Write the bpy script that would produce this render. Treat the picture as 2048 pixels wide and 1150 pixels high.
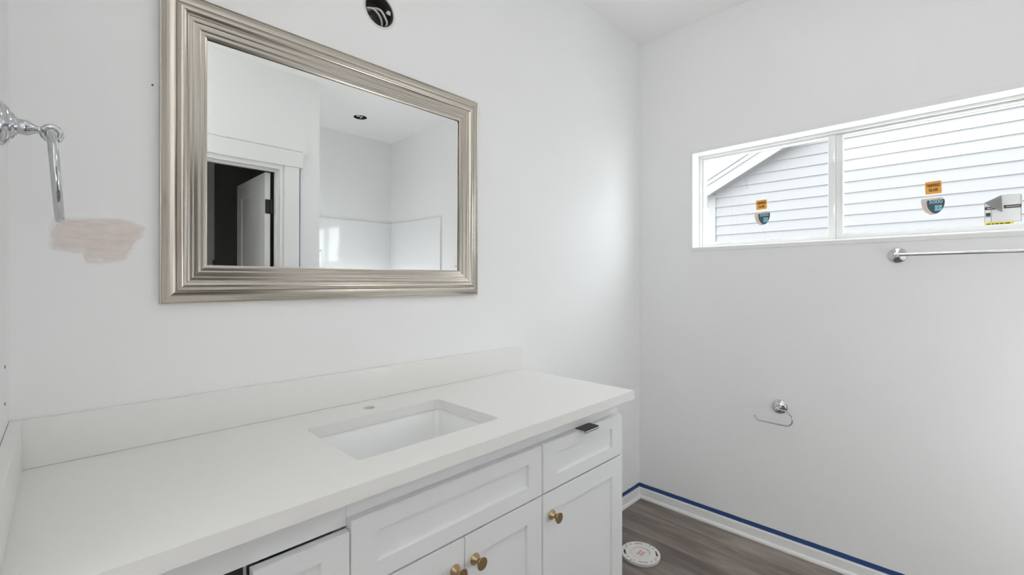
import bpy, bmesh, math, random
from mathutils import Vector, Matrix
random.seed(4)
for o in list(bpy.data.objects): bpy.data.objects.remove(o)
scene = bpy.context.scene
COL = scene.collection
PI = math.pi

# ------------------------------------------------------------------ camera
CAM_X, CAM_Y, CAM_Z, YAW, FPX = 0.075, -1.36, 1.309, 0.7798, 891.8
cd = bpy.data.cameras.new('camera'); cam = bpy.data.objects.new('camera', cd); COL.objects.link(cam)
cd.sensor_fit = 'HORIZONTAL'; cd.sensor_width = 36.0; cd.lens = FPX / 2048 * 36
cd.shift_y = -12.5 / 2048; cd.clip_start = 0.01; cd.clip_end = 200
cam.location = (CAM_X, CAM_Y, CAM_Z); cam.rotation_euler = (PI/2, 0, YAW - PI/2)
scene.camera = cam
# ------------------------------------------------------------------ world: even overcast sky
w = bpy.data.worlds.new('overcast_sky'); scene.world = w; w.use_nodes = True
bg = w.node_tree.nodes['Background']; bg.inputs['Color'].default_value = (0.94, 0.97, 1.0, 1); bg.inputs['Strength'].default_value = 8.0
# ------------------------------------------------------------------ exposure
vs = scene.view_settings
vs.view_transform = 'Standard'; vs.look = 'None'; vs.gamma = 1; vs.use_curve_mapping = False; vs.exposure = 0.11
FILL_DOOR, FILL_SHOWER, FILL_DRESSING, FILL_PANEL = 4.4, 10.4, 116.0, 1.9  # strengths of the added fill lamps
scene.cycles.max_bounces = 24; scene.cycles.diffuse_bounces = 16; scene.cycles.glossy_bounces = 8; scene.cycles.transparent_max_bounces = 16

# ------------------------------------------------------------------ materials
MATS = {}
def new_mat(name, color, rough=0.5, metal=0.0, bump=0.0, bump_scale=60, var=0.0, var_scale=4, coat=0.0, spec=0.5):
    m = bpy.data.materials.new(name); m.use_nodes = True
    nt = m.node_tree; b = nt.nodes['Principled BSDF']
    b.inputs['Base Color'].default_value = (*color, 1); b.inputs['Roughness'].default_value = rough
    b.inputs['Metallic'].default_value = metal; b.inputs['Coat Weight'].default_value = coat
    b.inputs['Specular IOR Level'].default_value = spec
    tc = None
    if bump or var: tc = nt.nodes.new('ShaderNodeTexCoord')
    if bump:
        n = nt.nodes.new('ShaderNodeTexNoise'); n.inputs['Scale'].default_value = bump_scale; n.inputs['Detail'].default_value = 3
        nt.links.new(tc.outputs['Object'], n.inputs['Vector'])
        bp = nt.nodes.new('ShaderNodeBump'); bp.inputs['Strength'].default_value = bump; bp.inputs['Distance'].default_value = 0.002
        nt.links.new(n.outputs['Fac'], bp.inputs['Height']); nt.links.new(bp.outputs['Normal'], b.inputs['Normal'])
    if var:
        n = nt.nodes.new('ShaderNodeTexNoise'); n.inputs['Scale'].default_value = var_scale; n.inputs['Detail'].default_value = 4
        nt.links.new(tc.outputs['Object'], n.inputs['Vector'])
        mx = nt.nodes.new('ShaderNodeMix'); mx.data_type = 'RGBA'
        mx.inputs['A'].default_value = (*[c * (1 - var) for c in color], 1); mx.inputs['B'].default_value = (*[min(1, c * (1 + var)) for c in color], 1)
        nt.links.new(n.outputs['Fac'], mx.inputs['Factor']); nt.links.new(mx.outputs['Result'], b.inputs['Base Color'])
    MATS[name] = m
    return m
new_mat('wall_paint', (0.845, 0.85, 0.85), 0.55, bump=0.06, bump_scale=120, var=0.012, var_scale=3)
new_mat('ceiling_paint', (0.885, 0.885, 0.88), 0.7, bump=0.05, bump_scale=90)
new_mat('trim_white', (0.83, 0.835, 0.83), 0.35)
new_mat('vinyl_white', (0.86, 0.865, 0.86), 0.3)
new_mat('cabinet_white', (0.80, 0.81, 0.815), 0.38)
new_mat('quartz', (0.80, 0.795, 0.775), 0.28, var=0.02, var_scale=40)
new_mat('porcelain', (0.84, 0.85, 0.85), 0.12, coat=0.5)
new_mat('chrome', (0.60, 0.61, 0.63), 0.07, metal=1)
new_mat('brass', (0.47, 0.34, 0.19), 0.32, metal=1)
new_mat('black_metal', (0.018, 0.018, 0.02), 0.38)
new_mat('steel_edge', (0.75, 0.75, 0.77), 0.2, metal=1)
new_mat('bay_shade', (0.018, 0.018, 0.015), 0.7)  # near-black tone stands in for shade inside the open bay
new_mat('blue_tape', (0.022, 0.062, 0.20), 0.6, var=0.15, var_scale=30, bump=0.3, bump_scale=200)
new_mat('pvc_white', (0.74, 0.73, 0.70), 0.4, var=0.05, var_scale=40)
new_mat('pvc_grey', (0.55, 0.54, 0.52), 0.5)
new_mat('pink_print', (0.62, 0.36, 0.33), 0.5, var=0.3, var_scale=120)
new_mat('black_plastic', (0.055, 0.056, 0.05), 0.6)
new_mat('cable_jacket', (0.62, 0.57, 0.53), 0.45)
new_mat('galvanized', (0.62, 0.66, 0.66), 0.6, metal=0.5)
new_mat('gypsum_edge', (0.74, 0.72, 0.68), 0.9, bump=0.5, bump_scale=300)
new_mat('surround', (0.83, 0.84, 0.85), 0.08, coat=0.4)
new_mat('dark_room_shade', (0.20, 0.205, 0.18), 0.6)  # dark tone paints the shade of the unlit room onto its walls
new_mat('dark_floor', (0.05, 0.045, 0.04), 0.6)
new_mat('siding_paint', (0.122, 0.121, 0.122), 0.5, var=0.01, var_scale=2)
new_mat('fascia_paint', (0.133, 0.133, 0.133), 0.5)
new_mat('roof_shingle', (0.30, 0.31, 0.33), 0.9, bump=0.4, bump_scale=80)
new_mat('gravel', (0.55, 0.54, 0.52), 0.9, var=0.2, var_scale=8)
new_mat('exterior_render', (0.75, 0.75, 0.75), 0.7)
new_mat('orange_sticker', (0.80, 0.36, 0.06), 0.45)
new_mat('brown_ink', (0.11, 0.045, 0.01), 0.6)
new_mat('beige_sticker', (0.62, 0.55, 0.49), 0.55)
new_mat('tan_print', (0.50, 0.40, 0.36), 0.55)
new_mat('teal_sticker', (0.035, 0.075, 0.10), 0.4)
new_mat('pale_blue_ink', (0.42, 0.56, 0.64), 0.5)
new_mat('cyan_ink', (0.22, 0.45, 0.55), 0.5)
new_mat('label_paper', (0.72, 0.71, 0.71), 0.6)
new_mat('label_back', (0.40, 0.395, 0.39), 0.5, var=0.1, var_scale=60)
new_mat('label_brown', (0.085, 0.06, 0.055), 0.6)
new_mat('label_ink', (0.05, 0.05, 0.055), 0.6)
new_mat('yellow_strip', (0.80, 0.68, 0.03), 0.5)
new_mat('mark_dark', (0.05, 0.05, 0.05), 0.8)

m = bpy.data.materials.new('mirror_silver'); m.use_nodes = True; MATS['mirror_silver'] = m
b = m.node_tree.nodes['Principled BSDF']
b.inputs['Base Color'].default_value = (0.90, 0.915, 0.905, 1); b.inputs['Metallic'].default_value = 1; b.inputs['Roughness'].default_value = 0.0

m = bpy.data.materials.new('window_glass'); m.use_nodes = True; MATS['window_glass'] = m
nt = m.node_tree; nt.nodes.clear()
out = nt.nodes.new('ShaderNodeOutputMaterial'); tr = nt.nodes.new('ShaderNodeBsdfTransparent'); gl = nt.nodes.new('ShaderNodeBsdfGlossy')
tr.inputs['Color'].default_value = (0.96, 0.975, 0.975, 1); gl.inputs['Roughness'].default_value = 0.0
mx = nt.nodes.new('ShaderNodeMixShader'); mx.inputs['Fac'].default_value = 0.05
nt.links.new(tr.outputs[0], mx.inputs[1]); nt.links.new(gl.outputs[0], mx.inputs[2]); nt.links.new(mx.outputs[0], out.inputs[0])

def glow_mat(name, strength):
    m = bpy.data.materials.new(name); m.use_nodes = True; MATS[name] = m
    nt = m.node_tree; nt.nodes.clear()
    out = nt.nodes.new('ShaderNodeOutputMaterial'); em = nt.nodes.new('ShaderNodeEmission')
    em.inputs['Color'].default_value = (1.0, 0.995, 0.985, 1); em.inputs['Strength'].default_value = strength
    nt.links.new(em.outputs[0], out.inputs[0])
    return name

def streak_mat(name, c0, c1, c2, rough, metal):
    """brushed champagne finish: fine streaks along local X"""
    m = bpy.data.materials.new(name); m.use_nodes = True; MATS[name] = m
    nt = m.node_tree; b = nt.nodes['Principled BSDF']
    tc = nt.nodes.new('ShaderNodeTexCoord'); mp = nt.nodes.new('ShaderNodeMapping')
    mp.inputs['Scale'].default_value = (3, 900, 900)
    nt.links.new(tc.outputs['Object'], mp.inputs['Vector'])
    n = nt.nodes.new('ShaderNodeTexNoise'); n.inputs['Scale'].default_value = 1; n.inputs['Detail'].default_value = 4
    nt.links.new(mp.outputs[0], n.inputs['Vector'])
    cr = nt.nodes.new('ShaderNodeValToRGB')
    cr.color_ramp.elements[0].position = 0.3; cr.color_ramp.elements[0].color = (*c0, 1)
    cr.color_ramp.elements[1].position = 0.72; cr.color_ramp.elements[1].color = (*c2, 1)
    e = cr.color_ramp.elements.new(0.5); e.color = (*c1, 1)
    nt.links.new(n.outputs['Fac'], cr.inputs[0]); nt.links.new(cr.outputs[0], b.inputs['Base Color'])
    b.inputs['Metallic'].default_value = metal; b.inputs['Roughness'].default_value = rough
    bp = nt.nodes.new('ShaderNodeBump'); bp.inputs['Strength'].default_value = 0.15; bp.inputs['Distance'].default_value = 0.0006
    nt.links.new(n.outputs['Fac'], bp.inputs['Height']); nt.links.new(bp.outputs['Normal'], b.inputs['Normal'])
streak_mat('champagne', (0.44, 0.39, 0.33), (0.60, 0.55, 0.485), (0.76, 0.72, 0.66), 0.19, 0.97)

# plank flooring
m = bpy.data.materials.new('plank_vinyl'); m.use_nodes = True; MATS['plank_vinyl'] = m
nt = m.node_tree; b = nt.nodes['Principled BSDF']
tc = nt.nodes.new('ShaderNodeTexCoord'); oi = nt.nodes.new('ShaderNodeObjectInfo')
cb = nt.nodes.new('ShaderNodeCombineXYZ'); ml = nt.nodes.new('ShaderNodeMath'); ml.operation = 'MULTIPLY'; ml.inputs[1].default_value = 50
nt.links.new(oi.outputs['Random'], ml.inputs[0]); nt.links.new(ml.outputs[0], cb.inputs[2])
ad = nt.nodes.new('ShaderNodeVectorMath'); ad.operation = 'ADD'
nt.links.new(tc.outputs['Object'], ad.inputs[0]); nt.links.new(cb.outputs[0], ad.inputs[1])
mp = nt.nodes.new('ShaderNodeMapping'); mp.inputs['Scale'].default_value = (16, 2.2, 1)
nt.links.new(ad.outputs[0], mp.inputs['Vector'])
n1 = nt.nodes.new('ShaderNodeTexNoise'); n1.inputs['Scale'].default_value = 1; n1.inputs['Detail'].default_value = 6; n1.inputs['Distortion'].default_value = 0.8
nt.links.new(mp.outputs[0], n1.inputs['Vector'])
cr = nt.nodes.new('ShaderNodeValToRGB')
cr.color_ramp.elements[0].position = 0.28; cr.color_ramp.elements[0].color = (0.1094, 0.0889, 0.0774, 1)
cr.color_ramp.elements[1].position = 0.75; cr.color_ramp.elements[1].color = (0.3283, 0.2796, 0.2509, 1)
e = cr.color_ramp.elements.new(0.5); e.color = (0.197, 0.1649, 0.1463, 1)
nt.links.new(n1.outputs['Fac'], cr.inputs[0])
hs = nt.nodes.new('ShaderNodeHueSaturation'); vm = nt.nodes.new('ShaderNodeMapRange')
vm.inputs['To Min'].default_value = 0.8; vm.inputs['To Max'].default_value = 1.2
nt.links.new(oi.outputs['Random'], vm.inputs['Value']); nt.links.new(vm.outputs[0], hs.inputs['Value']); nt.links.new(cr.outputs[0], hs.inputs['Color'])
nt.links.new(hs.outputs[0], b.inputs['Base Color']); b.inputs['Roughness'].default_value = 0.5
bp = nt.nodes.new('ShaderNodeBump'); bp.inputs['Strength'].default_value = 0.12; bp.inputs['Distance'].default_value = 0.001
nt.links.new(n1.outputs['Fac'], bp.inputs['Height']); nt.links.new(bp.outputs['Normal'], b.inputs['Normal'])

# pink spackle film, thinning out unevenly to its rim
m = bpy.data.materials.new('pink_spackle'); m.use_nodes = True; MATS['pink_spackle'] = m
nt = m.node_tree; b = nt.nodes['Principled BSDF']; out = nt.nodes['Material Output']
b.inputs['Base Color'].default_value = (0.84, 0.735, 0.70, 1); b.inputs['Roughness'].default_value = 0.8
at = nt.nodes.new('ShaderNodeAttribute'); at.attribute_name = 'cover'
tc = nt.nodes.new('ShaderNodeTexCoord'); mp = nt.nodes.new('ShaderNodeMapping'); mp.inputs['Scale'].default_value = (12, 1, 60)
nt.links.new(tc.outputs['Object'], mp.inputs['Vector'])
n1 = nt.nodes.new('ShaderNodeTexNoise'); n1.inputs['Scale'].default_value = 1; n1.inputs['Detail'].default_value = 4
nt.links.new(mp.outputs[0], n1.inputs['Vector'])
mr = nt.nodes.new('ShaderNodeMapRange'); mr.inputs['From Min'].default_value = 0.25; mr.inputs['From Max'].default_value = 0.7
mr.inputs['To Min'].default_value = 0.35; mr.inputs['To Max'].default_value = 0.8
nt.links.new(n1.outputs['Fac'], mr.inputs['Value'])
mu = nt.nodes.new('ShaderNodeMath'); mu.operation = 'MULTIPLY'
nt.links.new(mr.outputs[0], mu.inputs[0]); nt.links.new(at.outputs['Fac'], mu.inputs[1])
tr = nt.nodes.new('ShaderNodeBsdfTransparent'); mx = nt.nodes.new('ShaderNodeMixShader')
nt.links.new(mu.outputs[0], mx.inputs[0]); nt.links.new(tr.outputs[0], mx.inputs[1]); nt.links.new(b.outputs[0], mx.inputs[2]); nt.links.new(mx.outputs[0], out.inputs[0])

# ------------------------------------------------------------------ helpers
def link(name, me, mat=None, parent=None, smooth=False):
    o = bpy.data.objects.new(name, me); COL.objects.link(o)
    if mat: me.materials.append(MATS[mat])
    if smooth:
        for p in me.polygons: p.use_smooth = True
    if parent: o.parent = parent
    return o
def from_bm(name, bm, mat, parent=None, smooth=False, bevel=0.0, seg=2):
    if bevel:
        es = [e for e in bm.edges if len(e.link_faces) == 2 and e.calc_face_angle(0) > 0.6]
        bmesh.ops.bevel(bm, geom=es, offset=bevel, segments=seg, affect='EDGES', profile=0.6, clamp_overlap=True)
    me = bpy.data.meshes.new(name); bm.to_mesh(me); bm.free()
    return link(name, me, mat, parent, smooth)
def bbox(bm, x0, x1, y0, y1, z0, z1):
    r = bmesh.ops.create_cube(bm, size=1)
    for v in r['verts']:
        v.co = Vector(((x0 + x1)/2 + v.co.x*abs(x1-x0), (y0 + y1)/2 + v.co.y*abs(y1-y0), (z0 + z1)/2 + v.co.z*abs(z1-z0)))
    return r['verts']
def box(name, x0, x1, y0, y1, z0, z1, mat, parent=None, bevel=0.0):
    bm = bmesh.new(); bbox(bm, x0, x1, y0, y1, z0, z1)
    return from_bm(name, bm, mat, parent, bevel=bevel)
def lathe_bm(bm, prof, M, n=40, cap=True):
    """prof: list of (axial, radius); axis = local Z of M"""
    rings = []
    for a, r in prof:
        rings.append([bm.verts.new(M @ Vector((r*math.cos(2*PI*k/n), r*math.sin(2*PI*k/n), a))) for k in range(n)])
    for i in range(len(rings)-1):
        for k in range(n):
            bm.faces.new((rings[i][k], rings[i][(k+1) % n], rings[i+1][(k+1) % n], rings[i+1][k]))
    if cap:
        bm.faces.new(list(reversed(rings[0]))); bm.faces.new(rings[-1])
def auto_smooth(o, ang=35):
    me = o.data
    for p in me.polygons: p.use_smooth = True
    bm = bmesh.new(); bm.from_mesh(me)
    for e in bm.edges:
        e.smooth = not (len(e.link_faces) == 2 and e.calc_face_angle(0) > math.radians(ang))
    bm.to_mesh(me); bm.free()
    return o
def lathe(name, prof, M, mat, parent=None, n=40, cap=True):
    bm = bmesh.new(); lathe_bm(bm, prof, M, n, cap); bmesh.ops.recalc_face_normals(bm, faces=bm.faces)
    return auto_smooth(from_bm(name, bm, mat, parent))
def frame_at(loc, axis):
    """matrix whose local Z points along axis"""
    q = Vector(axis).normalized().to_track_quat('Z', 'Y')
    return Matrix.Translation(loc) @ q.to_matrix().to_4x4()
def catmull(pts, sub=8, closed=False):
    P = [Vector(p) for p in pts]; n = len(P); out = []
    rng = n if closed else n-1
    for i in range(rng):
        if closed: p0, p1, p2, p3 = P[i-1], P[i], P[(i+1) % n], P[(i+2) % n]
        else: p0, p1, p2, p3 = P[max(i-1, 0)], P[i], P[i+1], P[min(i+2, n-1)]
        for k in range(sub):
            t = k/sub
            out.append(0.5*((2*p1) + (p2-p0)*t + (2*p0-5*p1+4*p2-p3)*t*t + (3*p1-p0-3*p2+p3)*t**3))
    if not closed: out.append(P[-1])
    return out
def tube_bm(bm, path, r, n=16, closed=False):
    rings = []; N = len(path); up = None
    for i, p in enumerate(path):
        if closed: t = (path[(i+1) % N] - path[i-1]).normalized()
        else: t = (path[min(i+1, N-1)] - path[max(i-1, 0)]).normalized()
        if up is None:
            up = Vector((0, 0, 1)) if abs(t.z) < 0.9 else Vector((1, 0, 0))
        s = t.cross(up).normalized(); up = s.cross(t).normalized()
        rr = r(i/(N-1)) if callable(r) else r
        rings.append([bm.verts.new(p + rr*(math.cos(2*PI*k/n)*s + math.sin(2*PI*k/n)*up)) for k in range(n)])
    for i in range(N if closed else N-1):
        a, b = rings[i], rings[(i+1) % N]
        for k in range(n): bm.faces.new((a[k], a[(k+1) % n], b[(k+1) % n], b[k]))
    if not closed:
        bm.faces.new(list(reversed(rings[0]))); bm.faces.new(rings[-1])
    bmesh.ops.recalc_face_normals(bm, faces=bm.faces)
def tube(name, path, r, mat, parent=None, n=16, closed=False):
    bm = bmesh.new(); tube_bm(bm, [Vector(p) for p in path], r, n, closed)
    return auto_smooth(from_bm(name, bm, mat, parent), 50)
def rect(x0, x1, y0, y1): return [(x0, y0), (x1, y0), (x1, y1), (x0, y1)]
def rrect(x0, x1, y0, y1, r, n=6):
    out = []
    for cx, cy, a0 in ((x1-r, y1-r, 0), (x0+r, y1-r, PI/2), (x0+r, y0+r, PI), (x1-r, y0+r, 1.5*PI)):
        for k in range(n+1):
            a = a0 + PI/2*k/n; out.append((cx + r*math.cos(a), cy + r*math.sin(a)))
    return out
def circ(cx, cy, r, n=40, wob=0.0):
    return [(cx + r*(1 + wob*random.uniform(-1, 1))*math.cos(2*PI*k/n), cy + r*(1 + wob*random.uniform(-1, 1))*math.sin(2*PI*k/n)) for k in range(n)]
def plate(name, loops, w0, w1, fn, mat, parent=None, bevel=0.0):
    """flat plate with holes: loops in (u,v), thickness from w0 to w1, fn(u,v,w) -> world point"""
    cu = bpy.data.curves.new('tmp', 'CURVE'); cu.dimensions = '2D'; cu.fill_mode = 'BOTH'; cu.extrude = 0.5
    for lp in loops:
        s = cu.splines.new('POLY'); s.points.add(len(lp)-1)
        for p, q in zip(s.points, lp): p.co = (q[0], q[1], 0, 1)
        s.use_cyclic_u = True
    to = bpy.data.objects.new('tmp', cu); COL.objects.link(to)
    dg = bpy.context.evaluated_depsgraph_get(); dg.update()
    me = bpy.data.meshes.new_from_object(to.evaluated_get(dg))
    bpy.data.objects.remove(to); bpy.data.curves.remove(cu)
    bm = bmesh.new(); bm.from_mesh(me); bpy.data.meshes.remove(me)
    bmesh.ops.remove_doubles(bm, verts=bm.verts, dist=1e-5)
    for v in bm.verts: v.co = Vector(fn(v.co.x, v.co.y, w0 + (w1-w0)*(v.co.z + 0.5)))
    bmesh.ops.recalc_face_normals(bm, faces=bm.faces)
    for f in bm.faces: f.material_index = 0; f.smooth = False
    return from_bm(name, bm, mat, parent, bevel=bevel, seg=1)
def text_obj(name, body, size, fn, mat, parent=None, sx=1.0, bold=0.0):
    cu = bpy.data.curves.new('tmp', 'FONT'); cu.body = body; cu.size = size; cu.align_x = 'CENTER'; cu.align_y = 'CENTER'; cu.offset = bold
    to = bpy.data.objects.new('tmp', cu); COL.objects.link(to)
    dg = bpy.context.evaluated_depsgraph_get(); dg.update()
    me = bpy.data.meshes.new_from_object(to.evaluated_get(dg))
    bpy.data.objects.remove(to); bpy.data.curves.remove(cu)
    for v in me.vertices: v.co = Vector(fn(v.co.x*sx, v.co.y))
    me.materials.clear()
    return link(name, me, mat, parent)
def empty(name, loc=(0, 0, 0)):
    o = bpy.data.objects.new(name, None); COL.objects.link(o); o.location = loc; o.empty_display_size = 0.05
    return o
def tag(o, label, cat, group=None, kind=None):
    o['label'] = label; o['category'] = cat
    if group: o['group'] = group
    if kind: o['kind'] = kind
    return o
def struct(o, label, cat): return tag(o, label, cat, kind='structure')
def rebase(root):
    """children were built in world coordinates: keep them there under the moved Empty"""
    inv = Matrix.Translation(-root.location)
    for c in root.children:
        if c.type == 'MESH': c.data.transform(inv)
        for g in c.children:
            if g.type == 'MESH': g.data.transform(inv)

# ------------------------------------------------------------------ room shell
XB, ZC = 2.553, 2.746                  # window wall plane, ceiling height
XA = 1.408                             # free end of the door wall, shower side
YD, YS = -1.97, -2.93                  # door wall plane, shower back wall
WY0, WY1, WZ0, WZ1 = -1.66, -0.307, 1.475, 2.04      # window opening in the right wall
BOX = (0.823, 2.212)                   # open junction box in the back wall
o = plate('wall_back', [rect(-2.7, XB+0.15, -0.15, ZC), circ(BOX[0], BOX[1], 0.0525, 48, 0.02)], 0, 0.13, lambda u, v, w: (u, w, v), 'wall_paint')
struct(o, 'white painted wall behind the vanity and the framed mirror', 'wall'); wall_back = o
o = plate('wall_right', [rect(YS-0.12, 0.0, -0.15, ZC), rect(WY0, WY1, WZ0, WZ1)], 0, 0.15, lambda u, v, w: (XB+w, u, v), 'wall_paint')
struct(o, 'white painted wall with the horizontal window and towel bar', 'wall')
WING = -0.60
o = box('wall_left', -0.12, 0, WING, 0, -0.15, ZC, 'wall_paint'); struct(o, 'narrow strip of white wall carrying the towel ring', 'wall')
DX0, DX1, DZ = 0.40, 1.155, 2.08      # door opening
o = plate('wall_front', [[(-2.7, -0.15), (DX0, -0.15), (DX0, DZ), (DX1, DZ), (DX1, -0.15), (XA, -0.15), (XA, ZC), (-2.7, ZC)]], 0, -0.12, lambda u, v, w: (u, YD+w, v), 'wall_paint')
struct(o, 'white wall with the cased doorway, seen in the mirror', 'wall')
o = box('wall_shower_left', 1.34, XA, YS, YD-0.12, -0.15, ZC, 'wall_paint'); struct(o, 'white end wall of the shower alcove', 'wall')
o = box('wall_shower_back', 1.34, XB, YS-0.12, YS, -0.15, ZC, 'wall_paint'); struct(o, 'white back wall above the shower surround, seen in the mirror', 'wall')
DRY = -3.42
o = box('wall_dark_room_back', -1.2, 1.34, DRY-0.1, DRY, -0.15, ZC, 'dark_room_shade'); struct(o, 'wall toned dark for shade at the back of the unlit room beyond the door', 'wall')
o = box('wall_dark_room_right', 1.335, 1.34, DRY, YD-0.12, -0.15, ZC, 'dark_room_shade'); struct(o, 'side wall toned dark for shade in the unlit room behind the open door', 'wall')
o = box('wall_dark_room_left', -1.3, -1.2, DRY-0.1, YD-0.12, -0.15, ZC, 'dark_room_shade'); struct(o, 'left wall toned dark for shade in the unlit room beyond the door', 'wall')
o = box('wall_dressing_left', -2.8, -2.7, YD-0.12, 0.13, -0.15, ZC, 'wall_paint'); struct(o, 'white far wall of the dressing area behind the camera', 'wall')
CAN = (1.95, -2.43); CAN2 = (1.707, -1.90)
o = plate('ceiling', [rect(-2.8, XB+0.15, DRY-0.1, 0.13), circ(*CAN, 0.058, 32), circ(*CAN2, 0.05, 32)], ZC, ZC+0.13, lambda u, v, w: (u, v, w), 'ceiling_paint')
struct(o, 'flat white ceiling', 'ceiling')

# floor: a slab carrying separate planks laid towards the camera along Y
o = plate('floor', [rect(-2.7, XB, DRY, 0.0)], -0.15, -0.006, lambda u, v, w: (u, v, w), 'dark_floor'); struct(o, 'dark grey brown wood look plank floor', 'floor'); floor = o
PW, PL = 0.178, 1.22
plank_cache = {}
def plank(x0, x1, y0, y1):
    key = (round(x1-x0, 4), round(y1-y0, 4))
    if key not in plank_cache:
        bm = bmesh.new(); hx, hy = (x1-x0)/2, (y1-y0)/2
        bbox(bm, -hx+0.0004, hx-0.0004, -hy+0.0004, hy-0.0004, -0.006, 0)
        es = [e for e in bm.edges if all(v.co.z > -0.001 for v in e.verts)]
        bmesh.ops.bevel(bm, geom=es, offset=0.0012, segments=1, affect='EDGES')
        me = bpy.data.meshes.new('plank'); bm.to_mesh(me); bm.free(); me.materials.append(MATS['plank_vinyl']); plank_cache[key] = me
    p = bpy.data.objects.new('plank', plank_cache[key]); COL.objects.link(p); p.parent = floor
    p.location = ((x0+x1)/2, (y0+y1)/2, 0)
x = XB - 0.012; row = 0
while x > -2.69:
    x0 = max(-2.7, x-PW); y = 0.0; first = [1.18, 1.02, 1.22, 1.10, 0.95][row % 5]
    while y > YD+0.001:
        L = first if y == 0 else PL
        y1 = max(YD, y-L); plank(x0, x, y1, y); y = y1
    x = x0; row += 1

# baseboards with shoe moulding, and painter's tape along their top edge
def base_profile(name, fn, L, label):
    prof = [(0, 0), (0.022, 0), (0.0225, 0.006), (0.021, 0.012), (0.017, 0.017), (0.0125, 0.0185), (0.0125, 0.056), (0.010, 0.061), (0, 0.061)]
    bm = bmesh.new()
    A = [bm.verts.new(fn(d, 0 + d, z)) for d, z in prof]; B = [bm.verts.new(fn(d, L, z)) for d, z in prof]
    n = len(prof)
    for i in range(n): bm.faces.new((A[i], A[(i+1) % n], B[(i+1) % n], B[i]))
    bm.faces.new(A); bm.faces.new(list(reversed(B))); bmesh.ops.recalc_face_normals(bm, faces=bm.faces)
    o = from_bm(name, bm, 'trim_white'); struct(o, label, 'baseboard'); return o
base_profile('baseboard_right', lambda d, s, z: (XB-d, -s, z), 1.95, 'white baseboard under the window wall')
base_profile('baseboard_back', lambda d, s, z: (XB-s, -d, z), XB-1.485, 'short white baseboard between vanity and corner')
def tape(name, a, b, nrm, z0, z1, th, label, wob=0.0007):
    """strip of tape on a wall from a to b (xy), hanging between z0 and z1"""
    bm = bmesh.new(); a = Vector(a); b = Vector(b); nrm = Vector(nrm); n = 40; rows = []
    for i in range(n+1):
        p = a.lerp(b, i/n); dz = random.uniform(-wob, wob)
        rows.append([bm.verts.new((p.x+nrm.x*q, p.y+nrm.y*q, z)) for q, z in ((0.0002, z0), (th, z0), (th*1.4, (z0+z1)/2), (th*0.8, z1+dz), (0.0002, z1+dz))])
    for i in range(n):
        for k in range(5): bm.faces.new((rows[i][k], rows[i][(k+1) % 5], rows[i+1][(k+1) % 5], rows[i+1][k]))
    bm.faces.new(rows[0]); bm.faces.new(list(reversed(rows[-1]))); bmesh.ops.recalc_face_normals(bm, faces=bm.faces)
    o = from_bm(name, bm, 'blue_tape'); tag(o, label, 'tape', 'blue painter tape strips'); return o
tape('masking_tape', (XB, -0.002), (XB, -1.55), (-1, 0), 0.0612, 0.0835, 0.0016, 'long blue tape strip along the baseboard under the window wall')
tape('masking_tape', (XB-0.002, 0), (1.49, 0), (0, -1), 0.0612, 0.0835, 0.0012, 'short blue tape strip between the vanity and the corner')

# ------------------------------------------------------------------ window_1
wn = empty('window_1', (XB, (WY0+WY1)/2, WZ0)); struct(wn, 'white horizontal sliding window with two panes', 'window')
T = 0.021
def ring_frame(name, y0, y1, z0, z1, t, x0, x1, mat, bevel=0.0015):
    return plate(name, [rect(y0, y1, z0, z1), rect(y0+t, y1-t, z0+t, z1-t)], x0, x1, lambda u, v, w: (w, u, v), mat, wn, bevel)
ring_frame('jamb_liner', WY0, WY1, WZ0, WZ1, T, XB-0.003, XB+0.15, 'trim_white')
FX = XB+0.088
fy0, fy1, fz0, fz1 = WY0+T, WY1-T, WZ0+T, WZ1-T
ring_frame('window_frame', fy0, fy1, fz0, fz1, 0.012, FX, XB+0.149, 'vinyl_white')
YM = -0.964                       # meeting line of the two lights
# left sliding sash
sash = plate('sash', [rect(YM, fy1-0.0125, fz0+0.0125, fz1-0.0125), rect(YM+0.029, fy1-0.025, fz0+0.033, fz1-0.0235)], FX+0.012, FX+0.05, lambda u, v, w: (w, u, v), 'vinyl_white', wn, 0.0015)
gx = FX+0.042
g = box('pane', gx, gx+0.004, YM+0.028, fy1-0.0245, fz0+0.032, fz1-0.023, 'window_glass', sash)
def gasket(name, y0, y1, z0, z1, x, par):
    return plate(name, [rect(y0, y1, z0, z1), rect(y0+0.0018, y1-0.0018, z0+0.0018, z1-0.0018)], x-0.003, x-0.0002, lambda u, v, w: (w, u, v), 'pvc_grey', par)
gasket('glazing_gasket', YM+0.029, fy1-0.025, fz0+0.033, fz1-0.0235, gx, sash)
# two small latches on the meeting stile
for zz in (1.90, 1.645):
    bm = bmesh.new(); bbox(bm, FX+0.002, FX+0.012, YM+0.002, YM+0.012, zz-0.03, zz+0.03); bbox(bm, FX-0.006, FX+0.004, YM+0.004, YM+0.010, zz-0.012, zz+0.016)
    from_bm('latch', bm, 'vinyl_white', sash, bevel=0.002)
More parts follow.
